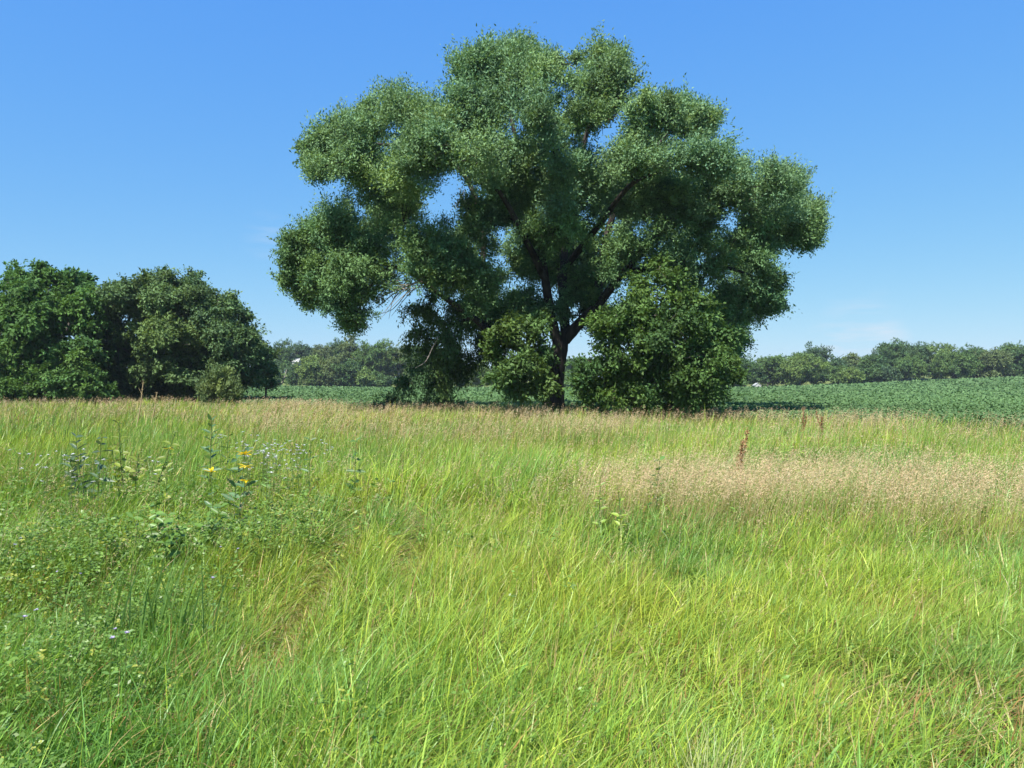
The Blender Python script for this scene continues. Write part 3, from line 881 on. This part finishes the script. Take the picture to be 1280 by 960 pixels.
def far_trees():
    lt, md, dk, bl, ol = (.165, .250, .075), (.115, .195, .062), (.085, .155, .056), (.085, .148, .072), (.138, .188, .075)
    G = 'trees of the far tree line on the right'
    R_ = [
        ('maple_tree', 'dark far tree right against the leafy shrub beside the big trunk', 932, 448, 484, 17, 197, dk),
        ('maple_tree', 'mid green far tree above the tiny white hut', 960, 447, 484, 20, 200, md),
        ('maple_tree', 'wide bright dome shaped far tree just right of the white hut', 1000, 442, 484, 32, 196, lt),
        ('oak_tree', 'dark tree top sticking up alone behind the bright dome shaped tree', 1021, 431, 480, 17, 222, bl),
        ('maple_tree', 'narrow dark far tree between the bright dome and the low pale round tree', 1043, 450, 484, 14, 203, bl),
        ('willow_tree', 'low pale round far tree standing forward at the crop edge', 1061, 461, 484, 17, 190, lt),
        ('maple_tree', 'olive far tree rising behind the low pale round one', 1068, 446, 484, 19, 207, ol),
        ('maple_tree', 'dark green far tree right of the low pale round one', 1093, 447, 484, 17, 200, dk),
        ('spruce_tree', 'bluish low far tree in front of the tallest dark pair', 1112, 460, 482, 12, 195, bl),
        ('oak_tree', 'tallest broad dark tree of the far right tree line', 1121, 430, 482, 26, 210, dk),
        ('oak_tree', 'greyish dark tree touching the tallest one on its right', 1149, 434, 480, 19, 207, bl),
        ('maple_tree', 'deep green far tree in front of the tallest dark pair', 1138, 447, 480, 17, 198, md),
        ('maple_tree', 'light green far tree with a high pale crown right of the dark pair', 1178, 430, 480, 18, 204, lt),
        ('maple_tree', 'broad mid green far tree in front of the high pale crown', 1192, 442, 478, 30, 196, md),
        ('maple_tree', 'evenly rounded far tree between the broad one and the olive one', 1219, 437, 478, 20, 201, dk),
        ('maple_tree', 'olive green far tree near the right edge of the photo', 1242, 438, 476, 20, 196, ol),
        ('maple_tree', 'tall mid green far tree at the crest near the right edge', 1261, 433, 474, 18, 203, md),
        ('maple_tree', 'far tree cut by the right edge of the photo', 1284, 434, 472, 20, 198, dk),
    ]
    for r in R_:
        far_tree(*r, G)
    G = 'trees of the far tree line on the left'
    L_ = [
        ('oak_tree', 'dark round far tree beside the left tree clump', 354, 427, 478, 15, 236, dk),
        ('oak_tree', 'dark far tree behind the white roof', 380, 430, 478, 17, 244, bl),
        ('oak_tree', 'brownish green far tree right of the white roof on the rise', 404, 430, 478, 14, 240, ol),
        ('oak_tree', 'dark far tree left of the tall olive one', 421, 429, 478, 14, 246, dk),
        ('cottonwood_tree', 'tall olive far tree rising highest left of the big tree', 437, 417, 484, 14, 214, ol),
        ('willow_tree', 'bright rounded far tree standing forward below the white roof', 390, 443, 484, 19, 196, lt),
        ('willow_tree', 'bright far tree leaning against the rounded one', 412, 447, 484, 15, 195, ol),
        ('maple_tree', 'dark low far tree below the tall olive one', 436, 452, 484, 17, 196, dk),
        ('cottonwood_tree', 'slim grey green far tree just right of the tall olive one', 457, 425, 484, 15, 207, md),
        ('cottonwood_tree', 'grey green far tree midway between the tall olive tree and the drooping foliage', 477, 426, 484, 16, 204, md),
        ('cottonwood_tree', 'pale ribbed far tree close to the drooping foliage', 497, 427, 484, 17, 206, ol),
        ('cottonwood_tree', 'far tree half hidden behind the drooping foliage', 518, 428, 484, 16, 203, md),
        ('willow_tree', 'pale short far tree in front of the grey green row', 456, 462, 484, 10, 193, lt),
        ('hawthorn_tree', 'greyish small tree above the leaning dead trunk', 366, 452, 474, 9, 214, bl),
        ('hawthorn_tree', 'small dark tree right of the leaning dead trunk', 366, 463, 480, 8, 203, dk),
        ('hawthorn_tree', 'small dull tree at the foot of the left tree clump', 345, 462, 484, 9, 188, md),
        ('maple_tree', 'far tree seen through the gap under the left limb', 560, 446, 484, 22, 204, md),
        ('maple_tree', 'pale far tree left of the leafy shoots below the fork', 600, 455, 484, 20, 197, lt),
        ('maple_tree', 'far tree behind the leafy shoots beside the trunk', 640, 450, 484, 24, 201, md),
        ('maple_tree', 'far tree peeping out just left of the trunk foot', 678, 455, 484, 18, 199, lt),
    ]
    for r in L_:
        far_tree(*r, G)
    # the wood behind, one mass
    Vs, Fs, Cs, off = [], [], [], 0
    for k in range(95):
        Y = rng.uniform(226, 300)
        X = rng.uniform(-.85, .85) * Y
        px = X / Y * FX + 640
        if 345 < px < 440 and Y < 262:
            continue
        g = float(H(X, Y))
        h = (rng.uniform(444, 456) - HORIZ) / FX * -Y + CAMZ - g
        V, F, c = far_crown(rng.uniform(4, 6.5), max(h, 4.5), .02, [dk, bl, md][k % 3], 18, .7, .8)
        Vs.append(V + np.array([X, Y, g])); Fs.append(F + off); Cs.append(c); off += len(V)
    for k in range(90):                         # low scrub at the wood's foot
        Y = rng.uniform(197, 212)
        X = rng.uniform(-.3, .8) * Y
        if -64 < X < -54:
            continue
        g = float(H(X, Y))
        V, F, c = far_crown(rng.uniform(2.5, 4), rng.uniform(3, 5.5), .0, [dk, md][k % 2], 14, .5, .8)
        Vs.append(V + np.array([X, Y, g])); Fs.append(F + off); Cs.append(c); off += len(V)
    o = link('distant_wood', quadmesh('distant_wood', np.vstack(Vs), np.vstack(Fs), np.vstack(Cs)), M_LEAF)
    o['kind'] = 'stuff'
    tag(o, 'dense wood closing the view behind the far tree lines', 'wood')


# ------------------------------------------------------------------ sheds, dead trunk
def boxm(x0, x1, y0, y1, z0, z1):
    v = [(x, y, z) for z in (z0, z1) for x, y in ((x0, y0), (x1, y0), (x1, y1), (x0, y1))]
    f = [(3, 2, 1, 0), (4, 5, 6, 7), (0, 1, 5, 4), (1, 2, 6, 5), (2, 3, 7, 6), (3, 0, 4, 7)]
    return v, f


def polymesh(name, v, f):
    me = bpy.data.meshes.new(name)
    me.from_pydata([tuple(map(float, p)) for p in v], [], f)
    me.update()
    return me


def gable(name, label, cat, X, Y, w, d, h, rise, group=None, door=True):
    r = thing(name, label, cat, (X, Y, float(H(X, Y))), group)
    a, b = w / 2, d / 2
    v = [(-a, -b, -.2), (a, -b, -.2), (a, b, -.2), (-a, b, -.2), (-a, -b, h), (a, -b, h), (a, b, h), (-a, b, h), (0, -b, h + rise), (0, b, h + rise)]
    f = [(0, 1, 5, 8, 4), (2, 3, 7, 9, 6), (1, 2, 6, 5), (3, 0, 4, 7), (3, 2, 1, 0)]
    link('wall', polymesh('wall', v, f), M_WHITE, r)
    o, t = .12, .08
    e = rise * o / a
    rv, rf = [], []
    for s in (-1, 1):
        k = len(rv)
        for z in (.01, t):
            rv += [(s * (a + o), -b - o, h - e + z), (s * (a + o), b + o, h - e + z), (0, b + o, h + rise + z), (0, -b - o, h + rise + z)]
        q = [(0, 1, 2, 3), (7, 6, 5, 4), (0, 4, 5, 1), (1, 5, 6, 2), (2, 6, 7, 3), (3, 7, 4, 0)]
        rf += [tuple(i + k for i in p) for p in q]
    link('roof', polymesh('roof', rv, rf), M_ROOF, r)
    if door:
        dv, df = boxm(-.18 * w, .18 * w, -b - .03, -b - .003, 0, h * .82)
        link('door', polymesh('door', dv, df), M_DARKDOOR, r)
    return r


def small_far():
    Y = 186.
    gable('garden_shed', 'tiny white gabled hut at the foot of the far tree line', 'shed', (946 - 640) / FX * Y, Y, 1.6, 1.6, 1.05, .55, door=False)
    Y = 236.
    g = gable('farm_building', 'white roofed building mostly hidden among the far left trees', 'building', (371 - 640) / FX * Y, Y, 3.4, 2.0, 3.9, .8)
    g.rotation_euler.z = math.pi / 2
    zt = CAMZ + (HORIZ - 449.5) / FX * Y
    g.scale = (1, 1, (zt - g.location.z) / 4.5)
    Y = 196.
    a, b = P(349, 486, Y), P(358.5, 462, Y)
    a[2] = float(H(a[0], Y)) - .2
    r = thing('dead_trunk', 'pale bare dead trunk leaning right at the crop edge on the left', 'dead tree', a)
    t = Tubes()
    t.add(spline([a, a * .6 + b * .4 + np.array([.2, 0, 0]), b], 9), np.linspace(.24, .11, 9), 8, .06)
    link('trunk', t.mesh('trunk', a), M_DEAD, r, smooth=True)
    t = Tubes()
    m = a * .5 + b * .5
    t.add(spline([m, m + np.array([.5, .2, .6])], 4), np.linspace(.09, .04, 4), 6)
    link('broken_branch', t.mesh('broken_branch', a), M_DEAD, r, smooth=True)


# ------------------------------------------------------------------ meadow plants
def leafset(pos, d, nn, L, W, fold=.25):
    """six-sided leaves with a folded midrib: 2 quads each"""
    w = nrm(np.cross(d, nn))
    nn = np.cross(w, d)
    L, W = np.asarray(L)[:, None], np.asarray(W)[:, None] * .5
    up = nn * W * fold
    a = pos
    m1, m2 = pos + d * L * .33, pos + d * L * .68 - nn * L * .05
    tip = pos + d * L - nn * L * .16
    V = np.stack([a, m1 + w * W + up, m2 + w * W * .8 + up, tip, m2 - w * W * .8 + up, m1 - w * W + up], 1)
    n = len(pos)
    i = np.arange(n)[:, None] * 6
    F = np.concatenate([i + np.array([[0, 1, 2, 3]]), i + np.array([[0, 3, 4, 5]])])
    return V.reshape(-1, 3), F


def herb(name, label, cat, X, Y, h, pairs, L, W, col, lean=.1, stem_r=.006, group=None, up=.35, start=.25, stemmat=None, nst=1, spread=.08, extra=None, leafname='foliage'):
    g = float(H(X, Y))
    r = thing(name, label, cat, (X, Y, g), group)
    t = Tubes()
    Ps, Ds, Ns, Ls, Ws = [], [], [], [], []
    tips = []
    for s in range(nst):
        o = np.array([rng.normal(), rng.normal(), 0]) * spread * (nst > 1)
        hh = h * (1 if s == 0 else rng.uniform(.7, 1))
        c = spline([o * .3, o * .7 + np.array([lean * .3, 0, hh * .5]), o + np.array([lean, 0, hh])], 14)
        t.add(c, np.linspace(stem_r, stem_r * .5, 14), 6)
        tips.append(c[-1])
        for k in range(pairs):
            f = start + (1 - start) * k / max(1, pairs - 1)
            p = c[min(13, int(f * 13))]
            az = k * 1.57 + rng.normal() * .3
            for sgn in (0, math.pi):
                d = np.array([math.cos(az + sgn), math.sin(az + sgn), up + rng.uniform(-.5, .6)])
                Ps.append(p); Ds.append(d)
                Ns.append([-.3 * d[0] + rng.normal() * .4 - .15, -.3 * d[1] + rng.normal() * .4 - .55, .9])
                z = (1.1 - .55 * abs(f - .5)) * rng.uniform(.8, 1.15)
                Ls.append(L * z); Ws.append(W * z)
    link('stem', t.mesh('stem'), stemmat or M_STEM, r, smooth=True)
    V, F = leafset(np.array(Ps), nrm(np.array(Ds)), nrm(np.array(Ns)), Ls, Ws)
    c = np.asarray(col)[None] * (1 + .15 * rng.normal(size=(len(Ps), 1)))
    link(leafname, quadmesh('foliage', V, F, np.repeat(np.clip(c, .01, .8), 6, 0)), M_GRASS, r)
    return r, tips


def flower(parent, name, at, col, n, L, W, cup=.6, mat=None, label=None):
    az = np.linspace(0, 2 * np.pi, n, endpoint=False) + rng.random(n) * .4
    d = nrm(np.stack([np.cos(az), np.sin(az), cup + rng.normal(size=n) * .25], -1))
    V, F = leafset(np.repeat(np.asarray(at)[None], n, 0), d, nrm(np.stack([-np.cos(az) * .5, -np.sin(az) * .5, np.ones(n)], -1)),
                   np.full(n, L) * rng.uniform(.8, 1.2, n), np.full(n, W))
    c = np.asarray(col)[None] * (1 + .08 * rng.normal(size=(n, 1)))
    o = link(name, quadmesh(name, V, F, np.repeat(np.clip(c, 0, .85), 6, 0)), M_PETAL, parent)
    return o


def pxy(px, py, h):
    Y = (CAMZ - h) * FX / (py - HORIZ)
    return (px - 640) / FX * Y, Y


def plants():
    mg, yg, bg = (.14, .26, .06), (.36, .48, .07), (.10, .19, .08)
    X, Y = pxy(818, 576, .76)
    herb('milkweed', 'tall dark leaved milkweed standing out of the tan seed grass', 'plant', X, Y, .76, 9, .12, .05, (.11, .21, .05), .06, group='milkweed plants')
    X, Y = pxy(748, 604, .64)
    herb('milkweed', 'pale yellow green milkweed left of the tall dark leaved one', 'plant', X, Y, .60, 9, .08, .034, (.24, .36, .06), .02, group='milkweed plants')
    X, Y = pxy(776, 612, .62)
    herb('milkweed', 'short yellow milkweed between the pale and the tall dark one', 'plant', X, Y, .58, 8, .08, .034, (.28, .38, .06), -.02, group='milkweed plants')
    X, Y = pxy(443, 552, .92)
    herb('milkweed', 'lone dark green milkweed right of the white daisies', 'plant', X, Y, .92, 9, .11, .045, (.10, .20, .05), .02, group='milkweed plants')
    X, Y = pxy(262, 528, 1.1)
    herb('thistle', 'tall blue green thistle left of the yellow flowers', 'plant', X, Y, 1.1, 13, .17, .05, bg, .03, .009, group='thistles')
    X, Y = pxy(283, 534, 1.0)
    herb('thistle', 'slim brighter thistle behind the yellow flowers', 'plant', X, Y, 1.0, 10, .12, .03, (.11, .19, .05), .03, .006, group='thistles')
    X, Y = pxy(116, 545, 1.0)
    herb('thistle', 'bushy grey green thistle in the left meadow', 'plant', X, Y, 1.0, 11, .15, .045, (.085, .14, .075), .0, .007, group='thistles', nst=3, spread=.16)
    X, Y = pxy(386, 545, 1.0)
    herb('thistle', 'small dark thistle right of the white daisies', 'plant', X, Y, .95, 9, .11, .03, bg, .02, .006, group='thistles')
    X, Y = pxy(168, 530, 1.12)
    herb('sapling', 'yellow green young sapling with spreading leafy stems in the left meadow', 'sapling', X, Y, 1.12, 10, .13, .05, (.20, .26, .04), .06, .008, nst=4, spread=.22)
    X, Y = pxy(215, 640, .55)
    herb('nettle', 'leafy light green weed patch above the dark sword leaves', 'plant', X, Y, .60, 7, .10, .05, (.12, .23, .04), .0, .004, nst=12, spread=.24)
    X, Y = pxy(985, 548, .85)
    herb('leafy_spurge', 'bright yellow green leafy weed right of the rusty dock stalk', 'plant', X, Y, .85, 9, .09, .02, (.25, .36, .05), .0, .004, nst=6, spread=.18)

    # yellow flowers
    X, Y = pxy(291, 566, .93)
    r, tips = herb('compass_plant', 'plant with large ragged yellow flowers in the left meadow', 'plant', X, Y, .93, 6, .16, .05, bg, .02, .006, nst=3, spread=.06)
    for p in tips[:1]:
        flower(r, 'flower', p, (.80, .58, .02), 10, .085, .028, .5)
        flower(r, 'flower', p + np.array([.03, -.05, -.11]), (.78, .62, .06), 8, .08, .026, -.1)
    flower(r, 'flower', tips[2] + np.array([0, 0, -.05]), (.80, .58, .02), 9, .07, .025, .3)
    X, Y = pxy(267, 585, .86)
    r, tips = herb('compass_plant', 'smaller plant with one yellow flower left of the large flowered one', 'plant', X, Y, .84, 5, .12, .04, bg, -.02, .005)
    flower(r, 'flower', tips[0], (.80, .56, .02), 9, .065, .024, .4)
    X, Y = pxy(207, 562, .85)
    r, tips = herb('compass_plant', 'lone stem with one pale yellow flower near the sapling', 'plant', X, Y, .85, 4, .10, .03, mg, .03, .004)
    flower(r, 'flower', tips[0], (.72, .58, .05), 7, .055, .02, .2)

    # white daisies: built once, copied
    proto = None
    spots = []
    for k in range(26):
        X, Y = pxy(rng.uniform(304, 392), rng.normal() * 5 + 558, .84)
        spots.append((X, Y))
    for px, py in ((28, 566), (60, 572), (84, 572), (95, 575), (88, 562), (280, 552), (55, 560), (120, 580), (190, 566), (415, 555), (402, 548)):
        spots.append(pxy(px, py, .82))
    for k, (X, Y) in enumerate(spots):
        if proto is None:
            proto, tips = herb('daisy', 'slender stem with small white daisy heads in the left meadow', 'flower', X, Y, .84, 5, .06, .012, mg, .03, .003,
                               group='white daisies', nst=4, spread=.07)
            for p in tips:
                flower(proto, 'flower', p, (.78, .76, .80), 11, .022, .010, .35)
        else:
            c = proto.copy()
            COL.objects.link(c)
            for ch in proto.children:
                q = ch.copy()
                COL.objects.link(q)
                q.parent = c
            c.location = (X, Y, float(H(X, Y)))
            c.rotation_euler = (0, 0, rng.uniform(0, 6.28))
            s = rng.uniform(.88, 1.08)
            c.scale = (s, s, s)
    # lilac clover heads
    proto = None
    for k, (px, py) in enumerate(((20, 684), (24, 692), (68, 724), (108, 724), (38, 770), (30, 780), (150, 790), (155, 800), (132, 806), (278, 688),
                                  (268, 730), (296, 690))):
        X, Y = pxy(px, py, .46)
        if proto is None:
            proto, tips = herb('clover', 'pale lilac clover head on a thin stem at lower left', 'flower', X, Y, .50, 4, .04, .02, mg, .03, .0022, group='lilac clovers')
            hd = flower(proto, 'flower_head', tips[0], (.50, .44, .62), 16, .014, .007, .8)
        else:
            c = proto.copy()
            COL.objects.link(c)
            for ch in proto.children:
                q = ch.copy()
                COL.objects.link(q)
                q.parent = c
            c.location = (X, Y, float(H(X, Y)))
            c.rotation_euler = (0, 0, rng.uniform(0, 6.28))

    # rusty dock stalks
    for px, py, h, lab in ((926, 542, .98, 'thick rusty brown dock stalk nearest to the camera'), (1004, 514, 1.0, 'rusty dock stalk by the crop, left of a pair'),
                           (1025, 517, .95, 'rusty dock stalk by the crop, right of a pair')):
        X, Y = pxy(px, py, h)
        g = float(H(X, Y))
        r = thing('dock', lab, 'plant', (X, Y, g), 'rusty dock stalks')
        t = Tubes()
        Vs = []
        for s in range(3):
            c = spline([(0, 0, 0), (rng.normal() * .02, 0, h * .5), (rng.normal() * .07, rng.normal() * .04, h * (1 if s == 0 else .85))], 12)
            t.add(c, np.linspace(.006, .003, 12), 5)
            k = rng.integers(6, 12, 150)
            Vs.append(c[k] + rng.normal(size=(150, 3)) * np.array([.012, .012, .03]))
        link('stem', t.mesh('stem'), M_RUST, r)
        pos = np.vstack(Vs)
        n = len(pos)
        d = unit(n)
        V, F = leafset(pos, d, unit(n), np.full(n, .022), np.full(n, .016))
        c = np.array([.33, .19, .09]) * (.7 + .6 * rng.random((n, 1)))
        link('seed_head', quadmesh('seed_head', V, F, np.repeat(c, 6, 0)), M_STRAW, r)
    # tall dead stalks
    for px, py, h, Y, lab in ((179, 479, 1.6, 22., 'tall thin dry stalk rising above the left meadow horizon'),
                              (196, 489, 1.3, 23., 'short dry stalk beside the tall thin one')):
        X = (px - 640) / FX * Y
        g = float(H(X, Y))
        r = thing('dry_stalk', lab, 'plant', (X, Y, g), 'dry stalks')
        t = Tubes()
        c = spline([(-.25, 0, 0), (-.1, 0, h * .5), (0, 0, h)], 10)
        t.add(c, np.linspace(.02, .012, 10), 6)
        t.add(spline([c[7], c[7] + np.array([-.1, .02, .2])], 4), np.linspace(.006, .003, 4), 5)
        link('stem', t.mesh('stem'), M_DRY, r)
        pos = c[rng.integers(7, 10, 60)] + rng.normal(size=(60, 3)) * .02
        V, F = leafset(pos, unit(60), unit(60), np.full(60, .03), np.full(60, .012))
        link('seed_head', quadmesh('seed_head', V, F, np.tile(np.array([.42, .32, .18]), (len(V), 1))), M_STRAW, r)

    # dark sword leaves
    for px, lab in ((165, 'dark sword leaved clump at lower left, left of two'), (215, 'dark sword leaved clump at lower left, right of two')):
        X, Y = pxy(px, 698, .58)
        n = 20
        bx, by = X + rng.normal(size=n) * .16, Y + rng.normal(size=n) * .12
        V, F, m = blades(bx, by, H(bx, by), .52 + .2 * rng.random(n), np.full(n, .012), rng.normal(size=n) * .8 + .2, .2 + .25 * rng.random(n), 5)
        c = np.array([.14, .25, .06]) * (.8 + .4 * rng.random((n, 1)))
        o = np.array([X, Y, float(H(X, Y))])
        me = quadmesh('iris', V - o, F, np.repeat(c, m, 0))
        tag(link('iris', me, M_GRASS, None, o), lab, 'plant', 'sword leaved clumps')
    # bleached tuft in the right foreground
    X, Y = pxy(882, 905, .42)
    n = 110
    bx, by = X + rng.normal(size=n) * .05, Y + rng.normal(size=n) * .05
    V, F, m = blades(bx, by, H(bx, by), .30 + .14 * rng.random(n), np.full(n, .005), rng.normal(size=n) * 1.2 + .3, .35 + .3 * rng.random(n), 5)
    c = np.array([.34, .38, .14]) * (.7 + .5 * rng.random((n, 1)))
    o = np.array([X, Y, float(H(X, Y))])
    tag(link('grass_tuft', quadmesh('grass_tuft', V - o, F, np.repeat(c, m, 0)), M_GRASS, None, o), 'bleached yellow grass tuft in the near foreground right of centre', 'grass tuft')


# ------------------------------------------------------------------ light, sky, camera
def light():
    el, az = math.radians(53), math.radians(180 + 25)
    s = Vector((math.sin(az) * math.cos(el), math.cos(az) * math.cos(el), math.sin(el)))
    L = bpy.data.lights.new('sun', 'SUN')
    L.energy, L.angle, L.color = 5.0, math.radians(.53), (1, .955, .88)
    o = bpy.data.objects.new('sun', L)
    COL.objects.link(o)
    o.rotation_euler = s.to_track_quat('Z', 'Y').to_euler()
    w = bpy.data.worlds.new('World')
    SC.world = w
    w.use_nodes = True
    nt = w.node_tree
    bg = nt.nodes['Background']
    sky = nt.nodes.new('ShaderNodeTexSky')
    sky.sky_type = 'NISHITA'
    sky.sun_disc = False
    sky.sun_elevation, sky.sun_rotation = el, az
    sky.air_density, sky.dust_density, sky.ozone_density = 1.0, .3, 2.0
    # the camera's colour response to the sky: one power curve per channel
    sp, cb = nt.nodes.new('ShaderNodeSeparateColor'), nt.nodes.new('ShaderNodeCombineColor')
    nt.links.new(sky.outputs[0], sp.inputs[0])
    for ch, (g, k) in enumerate(((.86, .36), (.53, .92), (.06, 3.0))):
        pw, ml = nt.nodes.new('ShaderNodeMath'), nt.nodes.new('ShaderNodeMath')
        pw.operation, ml.operation = 'POWER', 'MULTIPLY'
        pw.inputs[1].default_value, ml.inputs[1].default_value = g, k
        nt.links.new(sp.outputs[ch], pw.inputs[0])
        nt.links.new(pw.outputs[0], ml.inputs[0])
        nt.links.new(ml.outputs[0], cb.inputs[ch])
    # a few faint wisps of cirrus low in the sky, fixed in world directions
    tc = nt.nodes.new('ShaderNodeTexCoord')
    last = cb.outputs[0]
    mp = nt.nodes.new('ShaderNodeMapping')
    mp.inputs['Scale'].default_value = (14, 14, 90)
    nz = nt.nodes.new('ShaderNodeTexNoise')
    nz.inputs['Scale'].default_value, nz.inputs['Detail'].default_value = 1.0, 5
    nt.links.new(tc.outputs['Generated'], mp.inputs[0])
    nt.links.new(mp.outputs[0], nz.inputs['Vector'])
    nr = nt.nodes.new('ShaderNodeMapRange')
    nr.inputs[1].default_value, nr.inputs[2].default_value = .42, .7
    nt.links.new(nz.outputs[0], nr.inputs[0])
    for px, py, rad, amt in ((335, 296, .035, .22), (1040, 430, .035, .8), (1108, 424, .03, .7), (1075, 402, .05, .4)):
        d = Vector(((px - 640) / FX, 1, (HORIZ - py) / FX)).normalized()
        vd, m1, m2 = (nt.nodes.new(t) for t in ('ShaderNodeVectorMath', 'ShaderNodeMapRange', 'ShaderNodeMath'))
        vd.operation = 'DISTANCE'
        vd.inputs[1].default_value = d
        nt.links.new(tc.outputs['Generated'], vd.inputs[0])
        m1.inputs[1].default_value, m1.inputs[2].default_value = rad, 0
        m1.inputs[3].default_value, m1.inputs[4].default_value = 0, amt
        nt.links.new(vd.outputs['Value'], m1.inputs[0])
        m2.operation = 'MULTIPLY'
        nt.links.new(m1.outputs[0], m2.inputs[0])
        nt.links.new(nr.outputs[0], m2.inputs[1])
        mx = nt.nodes.new('ShaderNodeMix')
        mx.data_type = 'RGBA'
        nt.links.new(m2.outputs[0], mx.inputs[0])
        nt.links.new(last, mx.inputs[6])
        mx.inputs[7].default_value = (2.9, 3.0, 3.3, 1)
        last = mx.outputs[2]
    nt.links.new(last, bg.inputs[0])
    bg.inputs[1].default_value = .15


def haze():
    v, f = boxm(-905, 905, -45, 1205, -3, 19.5)
    m, nt, out = newmat('air')
    p = nt.nodes.new('ShaderNodeVolumePrincipled')
    p.inputs['Color'].default_value = (.72, .84, 1, 1)
    p.inputs['Density'].default_value = .0002
    nt.links.new(p.outputs[0], out.inputs['Volume'])
    o = link('haze', polymesh('haze', v, f), m)
    o['kind'] = 'stuff'


def camera():
    c = bpy.data.cameras.new('camera')
    c.sensor_width, c.lens = 36, FX / 1280 * 36
    c.clip_start, c.clip_end = .05, 5000
    o = bpy.data.objects.new('camera', c)
    COL.objects.link(o)
    o.location = (0, 0, CAMZ)
    o.rotation_euler = (math.radians(90), 0, 0)
    SC.camera = o


terrain()
meadow()
seed_grass()
vetch_cover()
crop()
big_tree()
near_trees()
far_trees()
small_far()
plants()
light()
haze()
camera()
SC.view_settings.view_transform = 'Standard'
SC.view_settings.look = 'None'
SC.view_settings.gamma = 1
SC.view_settings.exposure = .9
SC.view_settings.use_curve_mapping = False
cy = SC.cycles
cy.max_bounces, cy.diffuse_bounces, cy.glossy_bounces, cy.transmission_bounces = 5, 3, 2, 4
cy.transparent_max_bounces = 4
cy.use_denoising = True
cy.use_adaptive_sampling = True
cy.adaptive_threshold = .01
